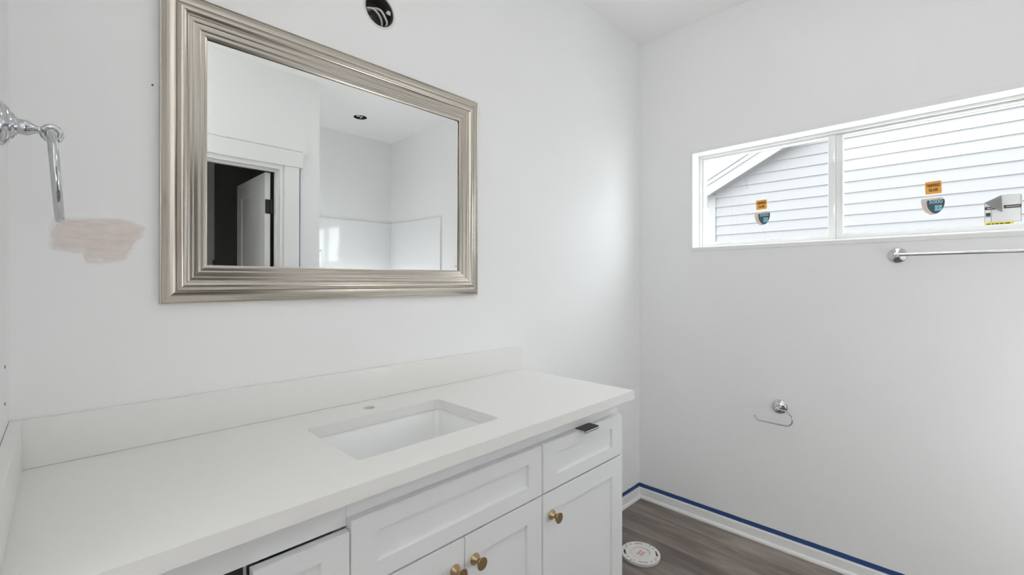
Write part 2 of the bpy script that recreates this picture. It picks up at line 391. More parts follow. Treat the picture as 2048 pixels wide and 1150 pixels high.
# fixed light on the right
fixed = plate('fixed_light', [rect(fy0+0.0125, YM-0.0005, fz0+0.0125, fz1-0.0125), rect(fy0+0.035, YM-0.027, fz0+0.034, fz1-0.021)], FX+0.022, FX+0.056, lambda u, v, w: (w, u, v), 'vinyl_white', wn, 0.0015)
gx2 = FX+0.048
box('pane', gx2, gx2+0.004, fy0+0.0345, YM-0.0265, fz0+0.0335, fz1-0.0205, 'window_glass', fixed)
gasket('glazing_gasket', fy0+0.035, YM-0.027, fz0+0.034, fz1-0.021, gx2, fixed)
plate('glazing_bead', [rect(fy0+0.033, YM-0.0235, fz0+0.031, fz1-0.018), rect(fy0+0.037, YM-0.0285, fz0+0.036, fz1-0.023)], FX+0.017, FX+0.0219, lambda u, v, w: (w, u, v), 'vinyl_white', fixed)
rebase(wn)

# ------------------------------------------------------------------ stickers on the panes
def orange_sticker(y, z, x, hw, hh, rot, which):
    r = empty('warning_sticker', (x, y, z))
    def fn(u, v, w=0.0):
        return (-w, -(u*math.cos(rot)-v*math.sin(rot)), u*math.sin(rot)+v*math.cos(rot))
    plate('sticker_sheet', [rrect(-hw, hw, -hh, hh, 0.005)], 0.0002, 0.0006, fn, 'orange_sticker', r)
    text_obj('lettering', 'TEMPERED', 0.0165, lambda u, v: fn(u, v+0.34*hh, 0.0009), 'brown_ink', r, 0.56, 0.0007)
    text_obj('lettering', 'GLASS', 0.0165, lambda u, v: fn(u, v-0.38*hh, 0.0009), 'brown_ink', r, 0.62, 0.0007)
    tag(r, 'orange tempered glass warning sticker on the %s pane' % which, 'sticker', 'stickers on the window panes')
def shield(x0, x1, z0, z1, n=12):
    """flat top, sides bowing in to a blunt point at the bottom"""
    cx, w = (x0+x1)/2, (x1-x0)/2; h = z1-z0; pts = [(x0+0.002, z1-0.0015), (x1-0.002, z1)]
    prof = [(1.0, 0.90), (1.0, 0.74), (0.93, 0.52), (0.78, 0.34), (0.55, 0.17), (0.28, 0.05), (0.0, 0.0)]
    pts += [(cx+w*a, z0+h*b_) for a, b_ in prof]; pts += [(cx-w*a, z0+h*b_) for a, b_ in reversed(prof[:-1])]
    return pts
def shield_sticker(y, z, x, which):
    r = empty('shield_sticker', (x, y, z))
    fn = lambda u, v, w=0.0: (-w, -u, v)
    plate('backing_sheet', [shield(-0.0368, 0.0305, -0.0362, 0.0362)], 0.0002, 0.0006, fn, 'beige_sticker', r)
    plate('shield_face', [shield(-0.0185, 0.0370, -0.0320, 0.0285)], 0.0007, 0.0011, fn, 'teal_sticker', r)
    text_obj('lettering', '5000', 0.0215, lambda u, v: fn(u+0.0095, v+0.0185, 0.0014), 'pale_blue_ink', r, 0.98, 0.0002)
    for i in range(2):
        for j in range(2):
            box('emblem_square', -0.0016, -0.0012, -(0.0065+i*0.0115), -(0.0170+i*0.0115), 0.0040-j*0.0125, -0.0070-j*0.0125, 'cyan_ink', r)
    bm = bmesh.new()
    for k, (a, v) in enumerate(((-0.034, 0.020), (-0.0345, 0.013), (-0.034, 0.006), (-0.0325, -0.001), (-0.030, -0.008), (-0.026, -0.015), (-0.021, -0.021), (-0.014, -0.027), (-0.008, -0.031))):
        bbox(bm, -0.0009, -0.0007, -(a+0.003), -(a+0.011), v-0.0012, v+0.0012)
    o = from_bm('print_lines', bm, 'tan_print', r); o['kind'] = 'stuff'
    tag(r, 'beige and teal shield sticker with window emblem on the %s pane' % which, 'sticker', 'stickers on the window panes')
orange_sticker(-0.6391, 1.7141, gx, 0.0257, 0.0250, 0.03, 'left'); shield_sticker(-0.6424, 1.6403, gx, 'left')
orange_sticker(-1.3005, 1.708, gx2, 0.0255, 0.0268, 0.03, 'right'); shield_sticker(-1.2987, 1.6278, gx2, 'right')
# large rating label, its upper corner peeled forward and folded over
r = empty('rating_label', (gx2, -1.4995, 1.590))
fn = lambda u, v, w=0.0: (-w, -u, v)
plate('label_sheet', [[(-0.049, -0.048), (0.049, -0.048), (0.0505, 0.052), (0.046, 0.060), (0.009, 0.0605), (-0.003, 0.060), (-0.049, 0.035)]], 0.0002, 0.0006, fn, 'label_paper', r)
bm = bmesh.new()
V = [bm.verts.new(fn(*p)) for p in ((-0.049, 0.034, 0.001), (-0.003, 0.060, 0.004), (-0.0012, -0.0094, 0.014), (-0.027, 0.0114, 0.010))]
bm.faces.new((V[0], V[1], V[3])); bm.faces.new((V[3], V[1], V[2]))
bmesh.ops.solidify(bm, geom=bm.faces[:], thickness=0.0004)
o = from_bm('peeled_corner', bm, 'label_back', r); o['label'] = 'grey back of the folded label corner'
box('title_bar', -0.0011, -0.0007, 0.0485, 0.018, 0.005, 0.0165, 'label_brown', r); box('title_bar', -0.0011, -0.0007, -0.003, -0.049, 0.006, 0.0185, 'label_brown', r)
bm = bmesh.new()
bbox(bm, -0.0014, -0.0012, 0.042, 0.026, 0.0095, 0.012)
for k in range(9): bbox(bm, -0.0014, -0.0012, -0.010-k*0.0040, -0.0128-k*0.0040, 0.0110, 0.0135)
o = from_bm('title_print', bm, 'label_paper', r); o['kind'] = 'stuff'
bm = bmesh.new()
for (a, b_, c, d) in ((0.049, 0.0481, -0.047, 0.034), (-0.049, -0.0481, -0.046, 0.055), (0.0305, 0.0299, -0.046, 0.004), (0.049, -0.049, -0.0470, -0.0462)):
    bbox(bm, -0.0011, -0.0007, a, b_, c, d)
bbox(bm, -0.0011, -0.0007, 0.0455, 0.0325, -0.0210, -0.0075); bbox(bm, -0.0011, -0.0007, 0.0455, 0.0325, -0.0245, -0.0225)
o = from_bm('rule_lines', bm, 'label_ink', r); o['kind'] = 'stuff'
plate('yellow_strip', [[(-0.0505, -0.0585), (0.0286, -0.0575), (0.0295, -0.0462), (-0.0505, -0.0462)]], 0.0012, 0.0016, fn, 'yellow_strip', r)
bm = bmesh.new()
for s0, wd in ((0.044, 0.012), (0.029, 0.006), (0.020, 0.009), (0.008, 0.011), (-0.006, 0.014)):
    bbox(bm, -0.0020, -0.0017, s0, s0-wd, -0.0545, -0.0505)
o = from_bm('strip_print', bm, 'label_ink', r); o['kind'] = 'stuff'
tag(r, 'white rating label with yellow strip and peeling corner on right pane', 'label')

# ------------------------------------------------------------------ neighbouring house beyond the window
NX = 6.455
nh = empty('neighbour_house', (NX, -3.5, -0.5)); tag(nh, 'white lap sided gable house seen through the window', 'building')
NYL, NYR, PK = 1.075, -4.475, -1.70
def rake(y): return 2.510+0.508*(0.964-(y if y > PK else 2*PK-y))
E_ = 0.127
k = 0; z = 2.835-26*E_
bm = bmesh.new()
pg = [(NYL-0.02, -0.5), (NYL-0.02, rake(NYL)), (PK, rake(PK)), (NYR, rake(NYR)), (NYR, -0.5)]
plate('wall_sheathing', [pg], NX+0.012, NX+5.0, lambda u, v, w: (w, u, v), 'siding_paint', nh)
while z < 4.6:
    top = z+E_+0.015
    yl = NYL-0.10; yr = NYR
    if z > rake(yl)-0.05:
        yl = 0.964-(z-2.510)/0.508+0.15; yr = 2*PK-yl
    if yl-yr > 0.2:
        bm = bmesh.new()
        P = [(NX-0.013, z), (NX+0.004, z), (NX+0.011, top), (NX+0.004, top)]
        A = [bm.verts.new((px, yl, pz)) for px, pz in P]; B = [bm.verts.new((px, yr, pz)) for px, pz in P]
        for i in range(4): bm.faces.new((A[i], A[(i+1) % 4], B[(i+1) % 4], B[i]))
        bm.faces.new(A); bm.faces.new(list(reversed(B))); bmesh.ops.recalc_face_normals(bm, faces=bm.faces)
        from_bm('siding_board', bm, 'siding_paint', nh)
    z += E_
box('corner_board', NX-0.022, NX+0.012, NYL-0.10, NYL, -0.5, rake(NYL)+0.05, 'fascia_paint', nh)
EY = NYL+0.35
def sloped(name, x0, x1, lo, hi, ya, yb, mat):
    bm = bmesh.new(); vs_ = []
    for xx in (x0, x1):
        vs_.append([bm.verts.new((xx, yy, rake(yy)+dz)) for yy, dz in ((ya, lo), (yb, lo), (yb, hi), (ya, hi))])
    a, b_ = vs_
    for i in range(4): bm.faces.new((a[i], a[(i+1) % 4], b_[(i+1) % 4], b_[i]))
    bm.faces.new(a); bm.faces.new(list(reversed(b_))); bmesh.ops.recalc_face_normals(bm, faces=bm.faces)
    return from_bm(name, bm, mat, nh)
for ya, yb in ((EY, PK), (PK, 2*PK-EY)):
    sloped('rake_fascia', NX-0.17, NX-0.15, 0, 0.20, ya, yb, 'fascia_paint')
    sloped('rake_trim', NX-0.185, NX-0.17, 0.135, 0.19, ya, yb, 'fascia_paint')
    sloped('soffit', NX-0.15, NX+0.02, 0.02, 0.035, ya, yb, 'fascia_paint')
    sloped('roof_slope', NX-0.20, NX+5.0, 0.202, 0.235, ya, yb, 'roof_shingle')
rebase(nh)
o = box('ground', XB+0.15, 40, -25, 25, -0.7, -0.5, 'gravel'); struct(o, 'pale gravel strip of yard outside the window', 'ground')

# ------------------------------------------------------------------ added fill lamps, all outside the view
def fill_uplighter(x, y, h, power, label):
    """added fill uplighter: round base, slim pole, opaque metal bowl with a glowing disc facing the ceiling"""
    lt = empty('fill_uplighter', (x, y, 0)); tag(lt, label, 'lamp')
    Mz = frame_at((x, y, 0), (0, 0, 1))
    lathe('base', [(0.0005, 0.13), (0.014, 0.13), (0.020, 0.12), (0.024, 0.03), (0.030, 0.014)], Mz, 'trim_white', lt, 40)
    lathe('pole', [(0.025, 0.011), (h-0.10, 0.011)], Mz, 'trim_white', lt, 20)
    lathe('bowl', [(h-0.105, 0.012), (h-0.10, 0.045), (h-0.075, 0.11), (h-0.03, 0.17), (h, 0.195), (h, 0.190), (h-0.03, 0.165), (h-0.05, 0.14)], Mz, 'trim_white', lt, 48)
    lathe('fill_diffuser', [(h-0.028, 0.001), (h-0.028, 0.163), (h-0.018, 0.163), (h-0.018, 0.001)], Mz, glow_mat('fill_glow', power), lt, 40)
    rebase(lt)
def fill_globe(x, y, z, r, power, label, z0=0.0):
    """added fill lamp: round base, slim pole, opal globe in a small cup"""
    lt = empty('fill_globe', (x, y, z0)); z -= z0; tag(lt, label, 'lamp', 'added globe fill lamps')
    Mz = frame_at((x, y, z0), (0, 0, 1))
    lathe('base', [(0.0005, 0.12), (0.014, 0.12), (0.020, 0.11), (0.024, 0.03), (0.030, 0.014)], Mz, 'trim_white', lt, 40)
    lathe('pole', [(0.025, 0.011), (z-r-0.012, 0.011)], Mz, 'trim_white', lt, 20)
    lathe('cup', [(z-r-0.014, 0.012), (z-r-0.010, 0.040), (z-r+0.010, 0.058), (z-r+0.010, 0.053), (z-r-0.006, 0.035)], Mz, 'trim_white', lt, 32)
    prof = [(z-r*math.cos(PI*k/18), max(0.0006, r*math.sin(PI*k/18))) for k in range(19)]
    lathe('globe', prof, Mz, glow_mat('fill_glow', power), lt, 40)
    rebase(lt)
fill_globe(0.22, -1.68, 1.25, 0.16, FILL_DOOR, 'tall opal globe fill lamp added beside the dark doorway')
fill_globe(1.95, -2.35, 0.78, 0.16, FILL_SHOWER, 'short opal globe fill lamp added inside the shower', 0.0995)
fill_uplighter(-1.0, -0.85, 1.45, FILL_DRESSING, 'white uplighter fill lamp added in the dressing area')
lt = empty('fill_panel', (1.60, -1.10, ZC)); tag(lt, 'flat square white fill light panel added above the vanity aisle', 'lamp')  # unseen ceiling panel, added only to fill the room with light
plate('fill_panel_frame', [rrect(1.60-0.327, 1.60+0.327, -1.10-0.327, -1.10+0.327, 0.02), rrect(1.60-0.302, 1.60+0.302, -1.10-0.302, -1.10+0.302, 0.015)], ZC-0.045, ZC-0.0005, lambda u, v, w: (u, v, w), 'trim_white', lt)
box('fill_diffuser', 1.60-0.30, 1.60+0.30, -1.10-0.30, -1.10+0.30, ZC-0.040, ZC-0.030, glow_mat('fill_panel_glow', FILL_PANEL), lt)
rebase(lt)

# ------------------------------------------------------------------ framed mirror
MX0, MX1, MZ0, MZ1 = 0.240, 1.2405, 1.2545, 2.018
MW, MH = MX1-MX0, MZ1-MZ0
mr_ = empty('framed_mirror', ((MX0+MX1)/2, -0.001, MZ0)); mr_.rotation_euler = (math.radians(0.28), 0, 0)
tag(mr_, 'rectangular wall mirror in a wide champagne silver moulded frame', 'mirror')
PROF = [(0, 0), (0, 13), (1.2, 15.5), (3, 16), (4.2, 14.6), (8, 16.5), (12, 18.2), (27, 23), (28.6, 22.6), (29, 21), (30.5, 21), (31, 23.5), (33.5, 27), (37, 29.6), (41, 31), (45, 30.8), (49, 29), (52, 26.2), (54, 23.8), (56, 23.2),
        (60, 23.4), (65, 22.6), (66, 22.2), (66.3, 20), (74, 19.8), (80, 18.6), (81, 18.2), (81.3, 16), (88, 15.6), (94, 13.4), (95.5, 12.4), (94.8, 11.6), (90, 10.6), (88, 7), (70, 0)]
PROF = [(a/1000, b_/1000) for a, b_ in PROF]
def frame_side(L, M):
    bm = bmesh.new()
    A = [bm.verts.new((t-L/2, t, h)) for t, h in PROF]; B = [bm.verts.new((L/2-t, t, h)) for t, h in PROF]
    n = len(PROF)
    for i in range(n):
        bm.faces.new((A[i], A[(i+1) % n], B[(i+1) % n], B[i]))
    bm.faces.new(A); bm.faces.new(list(reversed(B)))
    bmesh.ops.recalc_face_normals(bm, faces=bm.faces)
    o = from_bm('frame_side', bm, 'champagne', mr_); auto_smooth(o, 32)
    o.matrix_local = M; return o
def axes(ex, ey, ez, loc):
    M = Matrix((( *ex, 0), (*ey, 0), (*ez, 0), (0, 0, 0, 1))).transposed(); M.translation = Vector(loc); return M
out_ = (0, -1, 0)
frame_side(MW, axes((1, 0, 0), (0, 0, 1), out_, (0, 0, 0)))
frame_side(MW, axes((-1, 0, 0), (0, 0, -1), out_, (0, 0, MH)))
frame_side(MH, axes((0, 0, -1), (1, 0, 0), out_, (-MW/2, 0, MH/2)))
frame_side(MH, axes((0, 0, 1), (-1, 0, 0), out_, (MW/2, 0, MH/2)))
# bevel edged glass
bm = bmesh.new(); gi, go, hg = 0.0945+0.0175, 0.090, 0.0085
bevdrop = (gi-go)*math.tan(math.radians(0.9))
inn = [(-MW/2+gi, gi), (MW/2-gi, gi), (MW/2-gi, MH-gi), (-MW/2+gi, MH-gi)]
oth = [(-MW/2+go, go), (MW/2-go, go), (MW/2-go, MH-go), (-MW/2+go, MH-go)]
I = [bm.verts.new((a, -hg, c)) for a, c in inn]; O_ = [bm.verts.new((a, -hg+bevdrop, c)) for a, c in oth]; K = [bm.verts.new((a, -0.004, c)) for a, c in oth]
bm.faces.new(I)
for i in range(4):
    j = (i+1) % 4; bm.faces.new((O_[i], O_[j], I[j], I[i])); bm.faces.new((K[i], K[j], O_[j], O_[i]))
bm.faces.new(list(reversed(K))); bmesh.ops.recalc_face_normals(bm, faces=bm.faces)
from_bm('mirror_glass', bm, 'mirror_silver', mr_)

# ------------------------------------------------------------------ worktop with splashes, basin
CX1, CYF, ZT, TH = 1.494, -0.562, 0.925, 0.0305
SX0, SX1, SY0, SY1 = 0.521, 0.941, -0.457, -0.165
ct = empty('countertop', (0.747, -0.28, ZT-TH)); tag(ct, 'white quartz vanity countertop with sink cutout and faucet hole', 'countertop')
plate('slab', [rect(0.0005, CX1, CYF, -0.0005), rrect(SX0, SX1, SY0, SY1, 0.018), circ(0.733, -0.099, 0.0175, 32)], ZT-TH, ZT, lambda u, v, w: (u, v, w), 'quartz', ct, 0.0015)
box('backsplash', 0.0008, CX1, -0.019, -0.0008, ZT+0.0003, ZT+0.0997, 'quartz', ct, 0.0012)
box('side_splash', 0.0008, 0.0192, CYF+0.002, -0.0195, ZT+0.0003, ZT+0.0997, 'quartz', ct, 0.0012)
rebase(ct)
# undermount basin
sk = empty('sink_basin', (0.731, -0.311, ZT-TH-0.15)); tag(sk, 'white rectangular undermount sink basin set in the countertop', 'sink')
bm = bmesh.new(); zt = ZT-TH-0.0004
def loop_at(x0, x1, y0, y1, r, z): return [bm.verts.new((a, b_, z)) for a, b_ in rrect(x0, x1, y0, y1, r, 6)]
e = 0.004
rings = [loop_at(SX0-0.03, SX1+0.03, SY0-0.02, SY1+0.02, 0.03, zt-0.018), loop_at(SX0-0.03, SX1+0.03, SY0-0.02, SY1+0.02, 0.03, zt),
         loop_at(SX0-e, SX1+e, SY0-e, SY1+e, 0.022, zt), loop_at(SX0-e+0.002, SX1+e-0.002, SY0-e+0.002, SY1+e-0.002, 0.024, zt-0.006)]
for t in range(1, 8):
    q = t/7; ins = 0.003+0.022*q+0.03*max(0, q-0.72)**1.5*6; zz = zt-0.006-0.128*math.sin(q*PI/2)**0.9 if q < 1 else zt-0.134
    rings.append(loop_at(SX0+ins, SX1-ins, SY0+ins, SY1-ins, 0.026+0.02*q, zt-0.006-0.125*q+0.0*zz))
rings.append(loop_at(SX0+0.075, SX1-0.075, SY0+0.07, SY1-0.07, 0.045, zt-0.139))
rings.append(loop_at(0.731-0.022, 0.731+0.022, -0.311-0.022, -0.311+0.022, 0.0215, zt-0.143))
for i in range(len(rings)-1):
    n = len(rings[i])
    for k in range(n): bm.faces.new((rings[i][k], rings[i][(k+1) % n], rings[i+1][(k+1) % n], rings[i+1][k]))
# outer shell
sh = [loop_at(SX0-0.012, SX1+0.012, SY0-0.012, SY1+0.012, 0.03, zt-0.018), loop_at(SX0+0.02, SX1-0.02, SY0+0.02, SY1-0.02, 0.04, zt-0.158)]
n = len(sh[0])
for k in range(n):
    bm.faces.new((rings[0][k], sh[0][k], sh[0][(k+1) % n], rings[0][(k+1) % n])); bm.faces.new((sh[0][k], sh[1][k], sh[1][(k+1) % n], sh[0][(k+1) % n]))
bm.faces.new(sh[1]); bm.faces.new(rings[-1])
bmesh.ops.recalc_face_normals(bm, faces=bm.faces)
o = from_bm('bowl', bm, 'porcelain', sk); auto_smooth(o, 40)
lathe('drain', [(0, 0.021), (0.003, 0.021), (0.0035, 0.019), (0.002, 0.014), (0.002, 0.001)], frame_at((0.731, -0.311, zt-0.143), (0, 0, 1)), 'chrome', sk, 32)
rebase(sk)

# ------------------------------------------------------------------ vanity cabinets
BF, FF = -0.502, -0.522          # face frame front, door front planes
ZU = ZT-TH                       # underside of the worktop
def shaker(name, x0, x1, z0, z1, st, ra, par, mat='cabinet_white', yf=FF, yb=BF-0.0008):
    """door or drawer front: frame with a recessed flat panel"""
    bm = bmesh.new()
    def q(a, b_, c, d, y): return [bm.verts.new(p) for p in ((a, y, c), (b_, y, c), (b_, y, d), (a, y, d))]
    o_ = q(x0, x1, z0, z1, yf); i_ = q(x0+st, x1-st, z0+ra, z1-ra, yf); r_ = q(x0+st+0.0025, x1-st-0.0025, z0+ra+0.0025, z1-ra-0.0025, yf+0.0075); b2 = q(x0, x1, z0, z1, yb)
    for i in range(4):
        j = (i+1) % 4
        bm.faces.new((o_[i], o_[j], i_[j], i_[i])); bm.faces.new((i_[i], i_[j], r_[j], r_[i])); bm.faces.new((o_[j], o_[i], b2[i], b2[j]))
    bm.faces.new(r_); bm.faces.new(list(reversed(b2))); bmesh.ops.recalc_face_normals(bm, faces=bm.faces)
    es = [e for e in bm.edges if all(v in o_ for v in e.verts)]
    bmesh.ops.bevel(bm, geom=es, offset=0.0012, segments=2, affect='EDGES')
    return from_bm(name, bm, mat, par)
def knob(x, z, par):
    return lathe('knob', [(0, 0.0135), (0.0012, 0.0142), (0.003, 0.0138), (0.0125, 0.0058), (0.0145, 0.0056), (0.0275, 0.0150), (0.0288, 0.0155), (0.0296, 0.0150), (0.0296, 0.0005)], frame_at((x, FF-0.0002, z), (0, -1, 0)), 'brass', par, 40)
def carcass(x0, x1, par, rail_z, stiles=True, open_left=False):
    bm = bmesh.new(); t = 0.016; yb = -0.004
    bbox(bm, x0, x0+t, BF+0.018, yb, 0.0005, ZU-0.0005); bbox(bm, x1-t, x1, BF+0.018, yb, 0.0005, ZU-0.0005)
    bbox(bm, x0+t, x1-t, BF+0.018, yb, 0.10, 0.116); bbox(bm, x0+t, x1-t, yb-0.006, yb, 0.116, ZU-0.16); bbox(bm, x0+t, x1-t, -0.44, -0.43, 0.0005, 0.10)
    from_bm('body', bm, 'cabinet_white', par)
    bm = bmesh.new()
    bbox(bm, x0, x1, BF, BF+0.018, rail_z, ZU-0.0005); bbox(bm, x0, x0+0.03, BF, BF+0.018, 0.10, rail_z); bbox(bm, x1-0.03, x1, BF, BF+0.018, 0.10, rail_z); bbox(bm, x0+0.03, x1-0.03, BF, BF+0.018, 0.10, 0.13)
    from_bm('face_frame', bm, 'cabinet_white', par)
XL, XS, XR, XE = 0.474, 1.047, 1.047, 1.482
ZD1, ZD0, ZP1 = 0.8385, 0.6965, 0.6915
# left unit: one narrow drawer beside an open bay
c = empty('vanity_cabinet', (0.25, -0.25, 0)); tag(c, 'left white vanity cabinet with an open dark bay beside narrow drawer', 'cabinet', 'vanity cabinets')
bm = bmesh.new(); yb = -0.004
for a, b_ in ((0.002, 0.018), (0.296, 0.302), (0.456, 0.472)): bbox(bm, a, b_, BF+0.018, yb, 0.0005, ZU-0.0005)
bbox(bm, 0.018, 0.456, BF+0.018, yb, 0.10, 0.116)
from_bm('body', bm, 'cabinet_white', c)
bm = bmesh.new(); bbox(bm, 0.002, 0.4735, BF, BF+0.018, 0.8235, ZU-0.0005); from_bm('top_rail', bm, 'cabinet_white', c)
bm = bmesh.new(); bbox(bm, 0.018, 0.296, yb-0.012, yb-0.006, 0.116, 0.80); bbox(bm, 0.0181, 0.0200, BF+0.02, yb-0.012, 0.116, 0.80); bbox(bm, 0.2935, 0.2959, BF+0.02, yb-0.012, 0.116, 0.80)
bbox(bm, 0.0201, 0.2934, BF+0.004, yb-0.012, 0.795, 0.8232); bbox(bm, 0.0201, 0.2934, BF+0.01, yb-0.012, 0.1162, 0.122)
from_bm('bay_shade_panels', bm, 'bay_shade', c)  # dark panels put in as the shade of the empty bay
shaker('drawer_front', 0.302, 0.4715, 0.6835, 0.8195, 0.055, 0.036, c)
shaker('door', 0.302, 0.4715, 0.115, 0.679, 0.055, 0.058, c)
rebase(c)
# sink unit
c = empty('vanity_cabinet', (0.76, -0.25, 0)); tag(c, 'middle white vanity cabinet under the sink with two brass knobs', 'cabinet', 'vanity cabinets')
bm = bmesh.new()
bbox(bm, XL+0.0005, XL+0.0165, BF+0.018, yb, 0.0005, ZU-0.0005); bbox(bm, XS-0.0165, XS-0.0005, BF+0.018, yb, 0.0005, ZU-0.0005); bbox(bm, XL+0.0165, XS-0.0165, BF+0.018, yb, 0.10, 0.116)
from_bm('body', bm, 'cabinet_white', c)
bm = bmesh.new()
bbox(bm, XL+0.0002, XS-0.0002, BF, BF+0.018, 0.80, ZU-0.0005); bbox(bm, XL+0.0002, XL+0.03, BF, BF+0.018, 0.10, 0.80); bbox(bm, XS-0.03, XS-0.0002, BF, BF+0.018, 0.10, 0.80); bbox(bm, XL+0.03, XS-0.03, BF, BF+0.018, 0.66, 0.71); bbox(bm, XL+0.03, XS-0.03, BF, BF+0.018, 0.10, 0.13)
from_bm('face_frame', bm, 'cabinet_white', c)
shaker('false_front', XL+0.0005, XS-0.0022, ZD0, ZD1, 0.056, 0.039, c)
mid = (XL+XS)/2
d = shaker('door', XL+0.0005, mid-0.0012, 0.115, ZP1, 0.060, 0.058, c); knob(mid-0.031, 0.6255, d)
d = shaker('door', mid+0.0012, XS-0.0022, 0.115, ZP1, 0.060, 0.058, c); knob(mid+0.031, 0.6255, d)
rebase(c)
# right unit
c = empty('vanity_cabinet', (1.265, -0.25, 0)); tag(c, 'right white vanity cabinet with black drawer pull and one brass knob', 'cabinet', 'vanity cabinets')
carcass(XR+0.0002, XE, c, 0.80)
d = shaker('drawer_front', XR+0.0022, XE-0.0005, ZD0, ZD1, 0.066, 0.039, c)
# black edge pull hooked over the drawer's top edge
bm = bmesh.new(); px0, px1 = 1.229, 1.305
P = [(BF-0.0009+0.003, ZD1+0.0003), (BF-0.0009+0.003, ZD1+0.0018), (FF-0.016, ZD1+0.0018), (FF-0.0185, ZD1+0.0005), (FF-0.0195, ZD1-0.007), (FF-0.0180, ZD1-0.0072), (FF-0.0168, ZD1-0.0008), (FF-0.015, ZD1+0.0003)]
A = [bm.verts.new((px0, y, z)) for y, z in P]; B = [bm.verts.new((px1, y, z)) for y, z in P]
for i in range(len(P)): bm.faces.new((A[i], A[(i+1) % len(P)], B[(i+1) % len(P)], B[i]))
bm.faces.new(A); bm.faces.new(list(reversed(B))); bmesh.ops.recalc_face_normals(bm, faces=bm.faces)
pl = from_bm('edge_pull', bm, 'black_metal', d); pl['label'] = 'black metal edge pull with bright lip'
box('pull_lip', px0+0.0005, px1-0.0005, FF-0.0200, FF-0.0186, ZD1-0.0045, ZD1-0.0008, 'steel_edge', d)
d = shaker('door', XR+0.0022, XE-0.0005, 0.115, ZP1, 0.066, 0.058, c); knob(1.088, 0.624, d)
rebase(c)

# ------------------------------------------------------------------ towel ring on the left wall
tr_ = empty('towel_ring', (0.0, -0.317, 1.552)); tag(tr_, 'chrome towel ring on a stepped round rosette beside the mirror', 'towel ring')
M = frame_at((0.0003, -0.317, 1.552), (1, 0, 0))
lathe('rosette', [(0, 0.034), (0.002, 0.0345), (0.011, 0.0335), (0.0135, 0.0315), (0.0185, 0.0265), (0.0190, 0.0245), (0.0185, 0.0215), (0.0215, 0.0205), (0.0240, 0.0175), (0.0238, 0.0150), (0.0262, 0.0140), (0.0262, 0.0125)], M, 'chrome', tr_, 48)
lathe('post', [(0.0255, 0.0118), (0.034, 0.0122), (0.035, 0.0122), (0.038, 0.0115), (0.043, 0.0085), (0.047, 0.0062), (0.050, 0.0056), (0.052, 0.0058), (0.0535, 0.0070), (0.056, 0.0065)], M, 'chrome', tr_, 40)
tube('eye', catmull([(0.054+0.0105-0.0105*math.cos(a), -0.317, 1.549+0.0115*math.sin(a)) for a in [k*PI/6 for k in range(12)]], 4, True), 0.0042, 'chrome', tr_, 14, True)
RR = 0.070; pts = []
for k in range(64):
    a = 2*PI*k/64
    dz = RR*math.cos(a)-RR; pts.append(Vector((0.0640+0.0095*(-dz)/(2*RR), -0.317+RR*math.sin(a), 1.5485+dz)))
tube('ring', pts, 0.0060, 'chrome', tr_, 18, True)
rebase(tr_)

# ------------------------------------------------------------------ towel bar under the window
tb = empty('towel_bar', (XB, -1.495, 1.4175)); tag(tb, 'straight chrome towel bar below the window', 'towel bar')
for yy in (-1.194, -1.80):
    M = frame_at((XB-0.0003, yy, 1.4175), (-1, 0, 0))
    rs = lathe('rosette', [(0, 0.031), (0.003, 0.0315), (0.006, 0.030), (0.008, 0.0245), (0.010, 0.022), (0.012, 0.0165), (0.015, 0.0125), (0.016, 0.0105)], M, 'chrome', tb, 40)
    lathe('post', [(0.014, 0.0095), (0.03, 0.0078), (0.045, 0.0078), (0.052, 0.0098), (0.060, 0.0105), (0.066, 0.0095), (0.070, 0.006), (0.0705, 0.001)], M, 'chrome', tb, 32)
lathe('bar', [(0, 0.0062), (0.606, 0.0062)], frame_at((XB-0.059, -1.194, 1.4175), (0, -1, 0)), 'chrome', tb, 24)
rebase(tb)

# ------------------------------------------------------------------ paper holder
th_ = empty('paper_holder', (XB, -0.757, 0.695)); tag(th_, 'chrome open arm toilet paper holder on the window wall', 'paper holder')
M = frame_at((XB-0.0003, -0.757, 0.695), (-1, 0, 0))
lathe('rosette', [(0, 0.0335), (0.003, 0.034), (0.006, 0.0325), (0.008, 0.027), (0.010, 0.0255), (0.012, 0.019), (0.015, 0.015), (0.016, 0.012)], M, 'chrome', th_, 40)
lathe('post', [(0.014, 0.0105), (0.03, 0.0085), (0.042, 0.0085), (0.048, 0.0105), (0.057, 0.0115), (0.063, 0.0105), (0.066, 0.007), (0.0665, 0.001)], M, 'chrome', th_, 32)
xa = XB-0.054
arm = [(xa, -0.757, 0.693), (xa, -0.776, 0.6925), (xa, -0.797, 0.6885), (xa, -0.815, 0.674), (xa, -0.8215, 0.654), (xa, -0.8165, 0.634), (xa, -0.801, 0.6225), (xa, -0.783, 0.6205), (xa, -0.74, 0.6215), (xa, -0.69, 0.6225), (xa, -0.672, 0.6245), (xa, -0.664, 0.632), (xa, -0.656, 0.6445)]
tube('arm', catmull(arm, 8), 0.0034, 'chrome', th_, 14)
rebase(th_)

